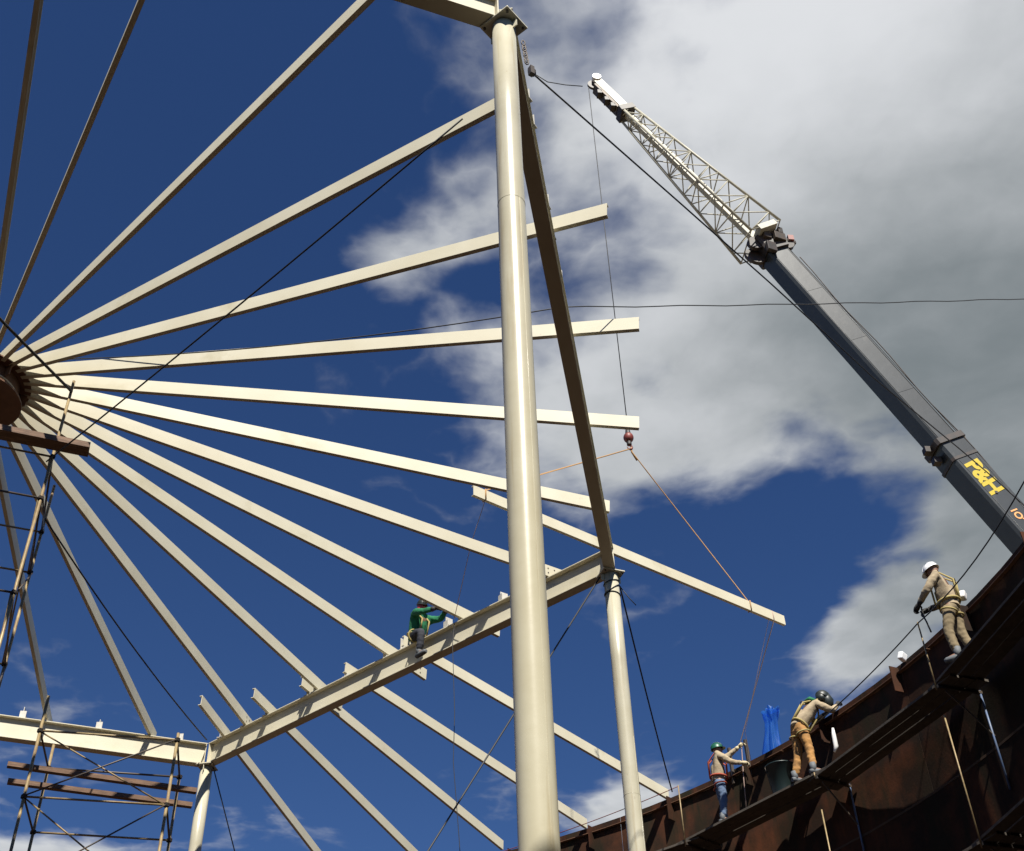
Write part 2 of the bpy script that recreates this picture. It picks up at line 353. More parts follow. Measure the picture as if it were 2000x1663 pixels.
RL = {-87: 'dark shaded rafter nearest the left edge, running up out of the picture', -79.2: 'dark shaded rafter second from the left along the top edge',
      -66: 'pale rafter leaving the top edge midway to the near column', -54: 'cream rafter whose tip meets the near column below its cap',
      -42: 'cream rafter with free end past the girder, topmost of five behind the near column', -30: 'cream rafter with free end past the girder, second from top, under the long horizontal cable',
      -18: 'cream rafter with free end past the girder, just above the hook block', -6: 'cream rafter with short free end just above the hanging rafter',
      6: 'cream rafter ending on the girder between near column and right corner', 18: 'cream rafter the green-clad worker is reaching to',
      30: 'cream rafter landing on the girder just left of the green-clad worker', 42: 'cream rafter landing on the middle of the long sunlit girder',
      54: 'cream rafter landing on the sunlit girder near its lower left corner', 66: 'grey shaded rafter landing right of the scaffold poles at lower left', 78: 'grey shaded rafter landing behind the left scaffold pole'}
for az, lb in RL.items():
    a = R_(az); cw = V((math.sin(a), -math.cos(a), 0))
    j = 0.04 * (random.random() - 0.5) if az != -54 else -0.17
    r = bar('inner_rafter', pol(0.42, az, ZR(0.42)), pol(9.66 + j, az, ZR(9.66 + j)), channel(0.222, 0.062), 'cream', side=cw)
    tag(r, lb, 'rafter', 'rafters fanning out from the hub')
    for rr_, vv in () if az not in (6, 18, 30, 54) else ((9.50, .045), (9.50, -.045), (9.38, .045), (9.38, -.045)):
        q = pol(rr_, az, ZR(rr_) + vv) + cw * .003; bm = B(); bmesh.ops.create_cone(bm, cap_ends=True, segments=8, radius1=.012, radius2=.012, depth=.008, matrix=Matrix.Translation(q) @ cw.to_track_quat('Z', 'Y').to_matrix().to_4x4()); obj('bolt', bm, 'steel', r)
OL = [(57.75, 8.55, 56.4, 15.95, 'outer rafter lowest at left, first right of the lower left column'), (50.5, 8.6, 48.5, 15.95, 'outer rafter with notched inner end, second from the lower left column'),
      (43.45, 8.6, 41.3, 15.95, 'outer rafter leaving the sunlit girder midway, reaching the bottom edge by the near column'), (36.9, 8.62, 33.7, 16.04, 'outer rafter passing behind the near column to the wall below its neighbour'),
      (27.2, 8.62, 26.0, 16.06, 'outer rafter under the seated worker, passing both columns to the tank wall')]
def channel_notch(): return channel(0.215, 0.062)
for a0, r0, a1, r1, lb in OL:
    p0, p1 = pol(r0, a0, ZR(r0) - 0.002), pol(r1, a1, ZR(r1)); t = (p1 - p0).normalized(); cw = V((t.y, -t.x, 0))
    tag(bar('outer_rafter', p0, p1, channel_notch(), 'cream', side=cw), lb, 'rafter', 'outer rafters reaching to the tank wall')
# clip angles on the girders (small pale plates beside every rafter)
def clips(key, azs):
    g, a, b, t, inw = GR[key]; zt = HG + DG + 0.001
    for az in azs:
        d = V((math.cos(R_(az)), math.sin(R_(az)), 0)); n = -inw
        rr = a.dot(n) / d.dot(n); c = d * rr
        if not (0.05 < (c - a).dot(t) < (b - a).length - 0.05): continue
        cw = V((d.y, -d.x, 0)); c = c + cw * -0.075
        top = ZR(rr) + 0.06
        bm = B(); box(bm, (c.x, c.y, (zt + top) / 2), (0.15, 0.012, top - zt), R_(az)); box(bm, (c.x + cw.x * -0.035, c.y + cw.y * -0.035, zt + 0.006), (0.15, 0.058, 0.012), R_(az))
        if az in (62.6, 71.5, 80.5, 88, 19.9, 12.0): box(bm, (c.x - d.x * .075, c.y - d.y * .075, zt + .075), (0.012, 0.12, 0.15), R_(az))
        obj('rafter_clip', bm, 'clip', g)
        bm = B(); c2 = c + cw * 0.035; zb = ZR(rr) - 0.1035
        if zb - zt > 0.012:
            box(bm, (c2.x, c2.y, (zt + zb) / 2 + 0.001), (0.10, 0.05, zb - zt - 0.003), R_(az)); obj('rafter_shim', bm, 'clip', g)
IN = list(range(-90, 91, 12)); OU = [57.75, 50.3, 43.2, 36.6, 27.1]
clips((0, 1), [x for x in IN if -60 < x < 0] + [-52, -45, -37, -22, -9]); clips((1, 2), [x for x in IN if 0 < x < 60] + OU + [19.9, 12.0]); clips((2, 3), [66, 78, 62.6, 71.5, 80.5, 88, 96])

# hub on the centre column
hub = empty('centre_hub', 'brown round hub at the left edge where all rafters meet', 'hub')
def disc(name, r, z0, z1, m, par, seg=40):
    bm = B(); bmesh.ops.create_cone(bm, cap_ends=True, segments=seg, radius1=r, radius2=r, depth=z1 - z0, matrix=Matrix.Translation((0, 0, (z0 + z1) / 2))); return obj(name, bm, m, par)
disc('crown_plate', 0.72, 14.372, 14.392, 'rustbrown', hub)
disc('drum', 0.56, 14.05, 14.371, 'rustbrown', hub)
disc('rim_band', 0.575, 14.15, 14.175, 'cream', hub)
disc('lower_plate', 0.66, 14.02, 14.049, 'rustbrown', hub)
disc('column_shaft', 0.16, 0.03, 14.019, 'column', hub, 32)
for k in range(6):
    a = k * 60 + 8; bm = B(); c = pol(0.625, a, 14.27); box(bm, c, (0.12, 0.014, 0.195), R_(a)); obj('gusset', bm, 'rustbrown', hub)
# ------------------------------------------------------------------ scaffold walkways on the wall
def walkway(name, zt, azs, label, r_in=15.27, posts=(), diag=True, rail_h=1.12):
    w = empty(name, label, 'walkway', 'walkways bracketed on the tank wall')
    for az in azs:
        d = V((math.cos(R_(az)), math.sin(R_(az)), 0))
        br = bar('bracket', d * (r_in - 0.03) + V((0, 0, zt - 0.084)), d * (RS - 0.004) + V((0, 0, zt - 0.084)), [(-.02, -.025), (.02, -.025), (.02, .025), (-.02, .025)], 'steel', w)
        bar('brace', d * (r_in + 0.10) + V((0, 0, zt - 0.145)), d * (RS - 0.01) + V((0, 0, zt - 0.85)), rect(0.022, 0.022), 'darkpipe', br)
        rod('wall_leg', [d * (RS - 0.035) + V((0, 0, zt - 0.05)), d * (RS - 0.035) + V((0, 0, zt - 1.75))], 0.018, 'bluepipe', br)
        h = posts.get(az) if posts else None
        if h:
            a, b = h
            rod('rail_post', [d * (r_in - 0.055) + V((0, 0, zt + a)), d * (r_in - 0.055) + V((0, 0, zt + b))], 0.013, 'pipe', br)
    for i in range(len(azs) - 1):
        a0, a1 = azs[i], azs[i + 1]
        for k, (ra, zz) in enumerate(((r_in + 0.01, 0.0), (r_in + 0.26, 0.0), (r_in + 0.51, 0.0))):
            e = 0.02 if i % 2 else 0.0; r2 = ra + 0.12 + random.uniform(-.012, .012)
            ov = 1.1
            p0 = pol(r2, a0 - ov, zt - 0.036 + e * 2 + random.uniform(0, .004)); p1 = pol(r2, a1 + ov, zt - 0.036 + e * 2 + random.uniform(0, .004))
            bar('plank', p0, p1, rect(0.225, 0.042), 'greywood', w)
    return w
AZ1 = [-29.1, -16.15, -3.2, 9.75, 22.7, 35.65, 48.6, 61.5]
walkway('scaffold_walkway', 11.58, AZ1, 'upper plank walkway the three workers stand on along the wall', posts={-3.2: (-0.15, 1.12), 22.7: (-0.15, 1.12), 9.75: (-0.1, 0.0), -29.1: (-.15, 1.12), 35.65: (-.15, 1.12)})
walkway('scaffold_walkway', 8.98, AZ1[:4], 'lower plank walkway cut by the bottom right corner', posts={-3.2: (-0.15, 2.0), -16.15: (-0.15, 2.0), 9.75: (-0.15, 1.9)})
def thing_rod(name, label, cat, pts, r, m, group=None, sides=6): return tag(rod(name, pts, r, m, None, sides), label, cat, group)
rp = lambda az, h: pol(15.215, az, 11.58 + h)
thing_rod('guard_rope', 'dark guard rope along the upper walkway by the white-hatted worker', 'rope',
          sag(rp(-29.1, 1.0), rp(-3.2, 1.1), .42, 14) + sag(rp(-3.2, 1.1), pol(15.42, 9.4, 12.55), .06, 10)[1:], 0.011, 'cable')
thing_rod('guard_rope', 'thin red guard line over the wall left of the second column', 'rope', sag(pol(15.215, 22.7, 12.68), pol(15.2, 38, 12.62), .05, 10) + sag(pol(15.2, 38, 12.62), pol(15.2, 50, 12.5), .05, 6)[1:], 0.008, 'hookred')

# ------------------------------------------------------------------ crane
PH = R_(-15); hx = V((math.cos(PH), math.sin(PH), 0)); H0 = V((11.67, 1.90, 0)); nx = hx.cross(V((0, 0, 1)))
CP = lambda h, z, n=0.0: H0 + hx * h + V((0, 0, z)) + nx * n
crane = empty('mobile_crane', 'grey telescopic crane boom with ivory lattice jib rising behind the wall', 'crane'); 
bt, bb = CP(4.02, 24.1), CP(13.6, 2.85)
e = (bt - bb).normalized(); gdir = nx.cross(e); gdir = gdir if gdir.z > 0 else -gdir
LB = (bt - bb).length
def boxsec(name, s0, s1, hh, ww, m, par, s_from=None):
    o = s_from or bt
    pr = [(-ww/2 + .05, -hh/2), (ww/2 - .05, -hh/2), (ww/2, -hh/2 + .06), (ww/2, hh/2 - .03), (ww/2 - .03, hh/2), (-ww/2 + .03, hh/2), (-ww/2, hh/2 - .03), (-ww/2, -hh/2 + .06)]
    bm = B(); beam(bm, o - e * s1, o - e * s0, pr, upv=gdir, side=nx); return obj(name, bm, m, par)
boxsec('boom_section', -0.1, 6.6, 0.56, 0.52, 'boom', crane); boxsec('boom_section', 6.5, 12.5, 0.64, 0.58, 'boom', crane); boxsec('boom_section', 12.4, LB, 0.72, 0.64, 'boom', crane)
col = boxsec('collar', 6.42, 6.56, 0.74, 0.66, 'black', crane); boxsec('collar', 6.95, 7.02, 0.68, 0.61, 'black', crane); boxsec('collar', 12.35, 12.5, 0.82, 0.74, 'black', crane)
for s in (6.45, 6.75):
    q = bt - e * s - gdir * 0.42; bm = B(); box(bm, q, (0.16, 0.16, 0.14), PH); obj('wear_pad', bm, 'black', crane)
q = bt - e * 6.5 + gdir * 0.47; bm = B(); box(bm, q, (0.14, 0.12, 0.22), PH); obj('rope_guide', bm, 'steel', crane)
for s0_, s1_, w_ in ((0.2, 6.4, 0.262), (7.05, 12.3, 0.292)):
    for gg in (-.2, .23): rod('edge_weld', [bt - e * s0_ + nx * w_ + gdir * gg, bt - e * s1_ + nx * w_ + gdir * gg], 0.006, 'boom', crane, 5)
rod('hose', [bt - e * t_ + gdir * (.37 + .03 * math.sin(t_ * 2.1)) + nx * .2 for t_ in [i_ * .5 for i_ in range(1, 24)]], 0.014, 'black', crane, 6)
for s0_ in (1.6, 3.3, 5.0): bar('stiffener_plate', bt - e * s0_ + nx * .2615 - gdir * .2, bt - e * s0_ + nx * .2615 + gdir * .22, rect(.05, .006), 'boom', crane, upv=nx)
# boom head with sheaves
bh = boxsec('boom_head', -0.42, 0.12, 0.62, 0.66, 'black', crane)
def sheave(c, r, w, par, m='black'):
    bm = B(); bmesh.ops.create_cone(bm, cap_ends=True, segments=24, radius1=r, radius2=r, depth=w, matrix=Matrix.Translation(c) @ nx.to_track_quat('Z', 'Y').to_matrix().to_4x4()); return obj('sheave', bm, m, par)
for a, b_, c_, r in ((0.28, -0.36, 0.2, .2), (0.02, -0.42, 0.0, .22), (0.30, -0.30, -0.2, .2), (-0.02, 0.36, 0.2, .16), (0.2, 0.40, 0.0, .17), (0.1, 0.36, -.2, .16)): sheave(bt + e * a + gdir * b_ + nx * c_, r, 0.10, bh)
for a, b_, c_, sz in ((0.15, 0.2, 0.36, (.3, .1, .25)), (-.1, -.2, .36, (.25, .1, .3)), (0.36, -0.05, .30, (.2, .2, .3)), (.05, .48, .1, (.24, .3, .1)), (.33, .33, .33, (.12, .14, .2))):
    bm = B(); box(bm, bt + e * a + gdir * b_ + nx * c_, sz, PH + .3); bevel(bm, .01); obj('lug', bm, random.choice(['black', 'steel']), bh)
bm = B(); box(bm, bt + e * .1 + gdir * .52 + nx * .25, (.14, .1, .16), PH); obj('pin_block', bm, 'hookred', bh)
# jib
jt, jb = CP(0.30, 30.80), CP(3.80, 24.52); je = (jt - jb).normalized(); jg = nx.cross(je); jg = jg if jg.z > 0 else -jg
LJ = (jt - jb).length
jib = obj('jib', (lambda bm: (beam(bm, jb + jg * -.05, jt, rect(0.15, 0.18), upv=jg, side=nx), bm)[1])(B()), 'jib', crane)
S1 = LJ - 1.35
def jc(s, a, b_):
    f = s / S1; hw = (0.52 * (1 - f) + 0.17 * f); hh = (0.44 * (1 - f) + 0.15 * f)
    return jb + je * s + nx * (a * hw) + jg * (b_ * hh)
cr = [(1, 1), (1, -1), (-1, -1), (-1, 1)]
for a, b_ in cr: rod('chord', [jc(0, a, b_), jc(S1, a, b_)], 0.034, 'jib', jib, 8)
nb = 17
st = [S1 * (1 - (1 - i / nb) ** 1.12) for i in range(nb + 1)]
for i in range(nb):
    for k in range(4):
        A, B2 = cr[k], cr[(k + 1) % 4]
        p, q = (A, B2) if (i + k) % 2 else (B2, A)
        rod('lacing_bar', [jc(st[i], *p), jc(st[i + 1], *q)], 0.016, 'jib', jib, 5)
    if i % 3 == 0:
        for k in range(4): rod('lacing_bar', [jc(st[i], *cr[k]), jc(st[i], *cr[(k + 1) % 4])], 0.016, 'jib', jib, 5)
bm = B(); beam(bm, jc(0.0, -1.05, 0.1), jc(0.0, 1.05, 0.1), rect(0.16, 0.5), upv=jg, side=je); obj('foot_crossbeam', bm, 'jib', jib)
bm = B(); beam(bm, jb + je * (S1 - 0.05), jt + je * 0.02, [(-.15, -.11), (.15, -.11), (.15, .13), (-.15, .13)], upv=jg, side=nx); obj('tip_section', bm, 'jib', jib)
bm = B(); beam(bm, jb + je * (S1 - 0.15) + jg * -.02, jb + je * (S1 + 0.05), rect(0.44, 0.42), upv=jg, side=nx); obj('tip_collar', bm, 'black', jib)
bm = B(); beam(bm, jb + je * (S1 + 0.1) - jg * .17, jt - je * .1 - jg * .16, rect(0.3, 0.07), upv=jg, side=nx); obj('tip_underside', bm, 'steel', jib)
for s in (S1 + .25, S1 + .55, S1 + .9):
    bm = B(); box(bm, jb + je * s - jg * .24 + nx * .05, (.12, .2, .14), PH); obj('rope_roller', bm, 'black', jib)
sheave(jt + je * 0.02 - jg * 0.08, 0.19, 0.07, jib, 'black'); sheave(jt + je * 0.14 + jg * 0.04 + nx * .12, 0.12, 0.14, jib, 'white')
# boom hoist lines along the back, jib pendant
for n_, off in ((0.06, 0.42), (-0.12, 0.50)):
    rod('hoist_line', [bt + gdir * 0.45 + nx * n_, bt - e * 6.5 + gdir * (off + .06) + nx * n_, bb + e * 3 + gdir * (off + .1) + nx * n_], 0.011, 'cable', crane, 6)
# lettering on the flank that faces the camera
def lettering(txt, s, dg, size, m, bold, shear=0.0):
    cu = bpy.data.curves.new('lettering', 'FONT'); cu.body = txt; cu.size = size; cu.extrude = 0.002; cu.offset = bold; cu.align_x = 'CENTER'; cu.align_y = 'CENTER'; cu.shear = shear; cu.space_character = 0.92
    t = bpy.data.objects.new('lettering_curve', cu); COL.objects.link(t)
    dg_ = bpy.context.evaluated_depsgraph_get(); me = bpy.data.meshes.new_from_object(t.evaluated_get(dg_)); bpy.data.objects.remove(t, do_unlink=True)
    ww = 0.29
    mtx = Matrix((( -e.x, gdir.x, nx.x, 0), (-e.y, gdir.y, nx.y, 0), (-e.z, gdir.z, nx.z, 0), (0, 0, 0, 1)))
    mtx.translation = bt - e * s + gdir * dg + nx * (ww + 0.006)
    me.transform(mtx); o = obj('lettering', me, None, crane); me.materials.clear(); me.materials.append(M[m]); return o
lettering('P&H', 7.62, -0.03, 0.50, 'yellow', 0.020, -0.1); lettering("1O'", 8.62, -0.03, 0.22, 'orange', 0.006)
bm = B(); box(bm, bt - e * 8.02 - gdir * .05 + nx * .295, (.06, .02, .06), PH); obj('bolt_head', bm, 'black', crane)
# carrier standing on the ground outside the tank
cx = H0 + hx * 12.6
bm = B(); box(bm, (cx.x, cx.y, 1.25), (9.5, 2.5, 0.6), PH); bevel(bm, .06); obj('carrier', bm, 'boom', crane)
bm = B(); box(bm, (cx.x + 1.2 * hx.x, cx.y + 1.2 * hx.y, 2.3), (4.2, 2.3, 1.4), PH); bevel(bm, .1); obj('slewing_body', bm, 'boom', crane)
for i in (-3.6, -2.2, 2.4, 3.8):
    for s in (-1, 1):
        c = V((cx.x, cx.y, 0.56)) + hx * i + nx * s * 1.15
        bm = B(); bmesh.ops.create_cone(bm, cap_ends=True, segments=24, radius1=.55, radius2=.55, depth=.4, matrix=Matrix.Translation(c) @ nx.to_track_quat('Z', 'Y').to_matrix().to_4x4()); obj('wheel', bm, 'tyre', crane)
# hoist rope, hook block, slings, hanging rafter
hk = V((11.67, 1.90, 18.02))
thing_rod('hoist_rope', 'thin hoist rope hanging straight down from the jib tip', 'rope', [jt + je * 0.02 - jg * 0.08 - hx * .17, hk + V((0.01, 0, 0.55))], 0.010, 'cable')
hb = empty('hook_block', 'small red and black crane hook block below the hoist rope', 'hook'); hb.location = hk
bm = B(); bmesh.ops.create_uvsphere(bm, u_segments=20, v_segments=12, radius=0.105); bmesh.ops.scale(bm, verts=bm.verts, vec=(1, 1, 1.15)); bmesh.ops.translate(bm, verts=bm.verts, vec=(0, 0, 0.06)); obj('ball', bm, 'hookred', hb, True)
bm = B(); bmesh.ops.create_cone(bm, cap_ends=True, segments=16, radius1=.06, radius2=.035, depth=.18, matrix=Matrix.Translation((0, 0, .25))); obj('rope_socket', bm, 'black', hb)
rod('becket', [(0.0, 0, 0.3), (0.01, 0, 0.42), (0.03, 0.0, 0.5), (-0.04, 0.0, 0.56), (-.05, 0, .5)], 0.014, 'black', hb)
bm = B(); bmesh.ops.create_cone(bm, cap_ends=True, segments=16, radius1=.05, radius2=.05, depth=.1, matrix=Matrix.Translation((0, 0, -.08))); obj('swivel', bm, 'black', hb)
rod('hook', [(0, 0, -0.1)] + [(0.055 * math.sin(a), 0.0, -0.19 + 0.055 * math.cos(a)) for a in [R_(x) for x in range(0, 271, 30)]], [0.02] + [0.022] * 7 + [0.016, 0.010, .006], 'hookred', hb)
FA, FB = V((7.97, 0.887, 15.03)), V((15.255, 2.884, 15.03)); ft = (FB - FA).normalized(); fcw = V((ft.y, -ft.x, 0))
tag(bar('hanging_rafter', FA, FB, channel(0.215, 0.062), 'cream', side=fcw), 'cream rafter hanging from the crane slings above the right corner', 'rafter')
sl, sr = FA + ft * 0.25, FA + ft * 6.6; meet = hk + V((0, 0, -0.24))
def loop(p): 
    q = fcw; return [p + V((0, 0, .115)) + q * .012, p + V((0, 0, -.112)) + q * .012, p + V((0, 0, -.112)) - q * .075, p + V((0, 0, .112)) - q * .075, p + V((0, 0, .115)) + q * .012]
thing_rod('lifting_sling', 'yellowish sling from the hook down behind the near column', 'sling', [meet, sl + V((0, 0, .112)) - fcw * .03] + loop(sl), 0.013, 'rope')
thing_rod('lifting_sling', 'orange sling from the hook to the right end of the hanging rafter', 'sling', [meet, meet.lerp(sr, .14), sr + V((0, 0, .112)) - fcw * .03] + loop(sr), 0.012, 'rope')
thing_rod('rope_lashing', 'loose rope lashing under the hook', 'rope', [meet + V((.03, 0, .05)), meet + V((.05, .02, -.06)), meet + V((.16, .05, -.22))], 0.018, 'rope')
sr2 = FA + ft * 7.22

# ------------------------------------------------------------------ cables
thing_rod('guy_cable', 'black cable crossing in front of the crane boom from the near column', 'cable', [V((5.62, -7.95, 13.62))] + [V((5.62, -7.95, 13.62)).lerp(V((18.6, -.80, 16.05)), t) + V((0, 0, dzv)) for t, dzv in ((.08, .0), (.2, .0), (.35, -.02), (.5, -.10), (.56, -.14), (.7, -.06), (.8, .0), (.9, .03))] + [V((18.6, -.80, 16.05)), V((21.5, 0.8, 16.4))], 0.0115, 'cable')
thing_rod('cable_tail', 'short loose cable tail beside the near column top', 'cable', [V((5.62, -7.95, 13.64)), V((5.80, -7.92, 13.60)), V((6.0, -7.95, 13.60)), V((6.2, -7.98, 13.63))], 0.006, 'cable')
bm = B()
for i in range(7):
    p = V((5.50 + .008 * (i % 2), -8.06 + .01 * i, 13.63 + .08 * i)); tube(bm, [p + V((0.022 * math.cos(k * math.pi / 4), .012 * (i % 2), .05 * math.sin(k * math.pi / 4))) for k in range(8)], 0.008, 5, closed=True)
tag(obj('shackle_chain', bm, 'steel'), 'short chain hanging beside the near column top', 'chain')
bm = B(); box(bm, (5.60, -7.96, 13.64), (.10, .07, .10), .5); bevel(bm, .02); box(bm, (5.58, -7.99, 13.60), (.05, .06, .14), .2); tag(obj('cable_clamp', bm, 'steel'), 'dark clamp where cables meet on the girder by the near column', 'clamp')
def on_g12(t, z): return PV[0].lerp(PV[1], t) + V((0, 0, z))
kk = on_g12(0.445, 13.60)
thing_rod('power_cable', 'thin cable running level across the sky from hub to right edge', 'cable', sag(V((1.05, -.55, 14.66)), kk, 0.18, 16) + [kk.lerp(V((16.5, -4.25, 17.60)), t) + V((0.0, 0.0, -.03 * 4 * t * (1 - t) + .012 * math.sin(t * 37))) for t in [i / 24 for i in range(1, 25)]] + [V((20.4, -4.0, 19.25))], 0.0085, 'cable')
thing_rod('stay_rope', 'thin stay rope from the rafter at the near column down to the hub scaffold', 'rope', sag(pol(8.75, -54.6, 13.63), V((1.26, -.80, 12.55)), 0.05, 10), 0.012, 'cable')
thing_rod('stay_rope', 'thick dark stay rope from the hub scaffold post to the left edge', 'rope', sag(V((1.32, -.74, 13.92)), V((-1.42, -4.5, 13.42)), 0.03, 6), 0.022, 'cable')
thing_rod('stay_rope', 'dark stay rope from the hub scaffold to the lower left corner column', 'rope', sag(V((1.31, 1.0, 12.9)), V((4.9, 8.5, 13.60)), 0.12, 12), 0.014, 'cable')
thing_rod('guy_cable', 'guy wire slanting left from the right corner behind the near column', 'cable', [V((9.86, 0.10, 13.10)), V((4.2, 3.4, 3.0)), V((3.2, 4.0, .1))], 0.013, 'cable')
thing_rod('guy_cable', 'guy wire slanting right from the right corner to the tank wall', 'cable', sag(V((10.16, .02, 12.92)), pol(15.2, 23.3, 12.62), 0.12, 12), 0.014, 'cable')
thing_rod('cable_tail', 'loose wire tail beside the right corner column', 'cable', [V((10.16, .02, 12.92)), V((10.33, .05, 12.74)), V((10.42, .03, 12.62))], 0.008, 'cable')
thing_rod('guy_cable', 'guy wire slanting right from the lower left corner column', 'cable', [V((5.12, 8.6, 13.08)), V((6.9, 9.6, 9.2)), V((8.9, 10.7, 5)), V((10.8, 11.7, .1))], 0.012, 'cable')
thing_rod('tag_line', 'faint tag line falling from the left end of the hanging rafter', 'rope', [sl + V((0, 0, -.1)), V((8.2, 1.7, 14.5)), V((8.24, 2.75, 13.60))], 0.006, 'tagrope')
thing_rod('tag_line', 'thin dark line dropping below the girder past the green-clad worker', 'rope', [V((8.26, 2.80, 13.55)), V((8.22, 2.78, 13.10)), V((8.27, 2.80, 11.8)), V((8.25, 2.8, 10.9)), V((8.36, 2.82, 9.6)), V((8.5, 2.8, 7.2)), V((8.6, 2.8, .1))], 0.006, 'cable')
# wire turns on the right corner column
bm = B()
for z, tl in ((12.93, .03), (12.80, .10), (12.70, -.02)):
    tube(bm, [(10 + .128 * math.cos(k * math.pi / 10), .128 * math.sin(k * math.pi / 10), z + tl * math.cos(k * math.pi / 10)) for k in range(20)], 0.008, 5, closed=True)
tag(obj('wire_wrap', bm, 'cable'), 'dark wire wrapped round the top of the right corner column', 'wire')

# ------------------------------------------------------------------ scaffold towers
def scaffold(name, label, legs, levels, planks, r=0.019, brace_m='darkpipe'):
    s = empty(name, label, 'scaffold', 'scaffold towers')
    for (x, y, top) in legs: rod('leg', [V((x, y, .05)), V((x + .01, y, top * .5)), V((x, y, top))], r * 1.1, 'pipe', s)
    n = len(legs)
    for z0, z1 in zip(levels[:-1], levels[1:]):
        for k in range(n):
            a, b_ = legs[k], legs[(k + 1) % n]
            A0, A1, B0, B1 = V((a[0], a[1], z0)), V((a[0], a[1], z1)), V((b_[0], b_[1], z0)), V((b_[0], b_[1], z1))
            o = (B0 - A0).normalized() * .03
            for cpt in (A1, B1):
                bm = B(); box(bm, cpt, (r * 3.4, r * 3.4, r * 3.0), .4); bevel(bm, .008); obj('coupler', bm, 'steel', s)
            rod('ledger', [A1 - o, B1 + o], r * .8, random.choice(['pipe', 'darkpipe']), s)
            if k == 0:
                sd = (B0 - A0).cross(V((0, 0, 1))).normalized() * .03
                rod('brace', [A0 + sd, B1 + sd], r * .6, brace_m, s); rod('brace', [B0 - sd, A1 - sd], r * .6, 'pipe', s)
    for p0, p1, w, t in planks: bar('plank', p0, p1, rect(w, t), 'wood', s)
    return s
scaffold('scaffold_tower', 'pipe scaffold round the hub with a brown plank at the left edge', [(1.31, -.71, 14.15), (1.31, 1.1, 13.6), (-.55, 1.1, 13.6), (-.55, -.71, 13.6)],
         [1.0, 2.9, 4.8, 6.7, 8.6, 10.5, 12.0, 12.72], [(V((-1.1, -.92, 12.80)), V((1.76, -.92, 12.80)), 0.22, 0.09)])
scaffold('scaffold_tower', 'pipe scaffold with two brown planks beside the lower left column', [(1.87, 4.27, 11.81), (3.96, 3.95, 11.32), (4.2, 5.25, 11.2), (2.1, 5.55, 11.62)],
         [1.0, 2.9, 4.8, 6.7, 8.6, 10.1, 11.2], [(V((1.50, 4.76, 10.80)), V((4.47, 4.84, 10.80)), 0.10, 0.075), (V((1.54, 5.36, 10.80)), V((4.49, 5.40, 10.80)), 0.10, 0.075)], r=0.022)

# ------------------------------------------------------------------ people
def skin_mesh(pts, edges, rad, sub=2):
    me = bpy.data.meshes.new('skin_tmp'); me.from_pydata([tuple(p) for p in pts], edges, [])
    o = bpy.data.objects.new('skin_tmp', me); COL.objects.link(o)
    o.modifiers.new('s', 'SKIN'); 
    sv = me.skin_vertices[0].data
    for i, r in enumerate(rad): sv[i].radius = (r, r) if not isinstance(r, tuple) else r; sv[i].use_root = (i == 0)
    ss = o.modifiers.new('u', 'SUBSURF'); ss.levels = sub; ss.render_levels = sub
    dg = bpy.context.evaluated_depsgraph_get(); out = bpy.data.meshes.new_from_object(o.evaluated_get(dg))
    bpy.data.objects.remove(o, do_unlink=True); bpy.data.meshes.remove(me)
    return out
def ruffle(me, amp, sc, seed):
    ns = [v.normal.copy() for v in me.vertices]
    for v, n in zip(me.vertices, ns):
        v.co += n * amp * (mnoise.noise(V((v.co.x, v.co.y, v.co.z * 1.6)) * sc + V((seed, 0, 0))) + 0.6 * mnoise.noise(v.co * sc * 2.3 + V((0, seed, 0))))
def chain(J, names, rads):
    return [J[n] for n in names], [(i, i + 1) for i in range(len(names) - 1)], rads
def hand(bm, w, d, n, side, s=1.0):
    """palm + five bent fingers; w wrist, d direction, n palm normal (towards which the fingers curl)"""
    d = d.normalized(); n = (n - d * n.dot(d)).normalized(); a = d.cross(n) * side
    pc = [w, w + d * .04 * s, w + d * .085 * s]
    for k in range(4):
        off = (k - 1.5) * .019 * s; ln = (.072, .08, .075, .058)[k] * s
        p0 = w + d * .03 * s + a * off * .8; p1 = w + d * .088 * s + a * off
        p2 = p1 + (d * .75 + n * .55).normalized() * ln * .45; p3 = p2 + (d * .1 + n).normalized() * ln * .35; p4 = p3 + (n * .6 - d * .7).normalized() * ln * .28
        tube(bm, [p0, p1, p2, p3, p4], [.014 * s, .0115 * s, .010 * s, .009 * s, .007 * s], 7)
    t0 = w + d * .025 * s + a * .03 * s; t1 = t0 + (d * .5 + a * .8).normalized() * .035 * s; t2 = t1 + (d * .7 + n * .6).normalized() * .035 * s
    tube(bm, [w + d * .015 * s, t0, t1, t2], [.014 * s, .014 * s, .0115 * s, .008 * s], 7)
    tube(bm, [w - d * .01, w + d * .03 * s, w + d * .085 * s], [.027 * s, .036 * s, .038 * s], 10)
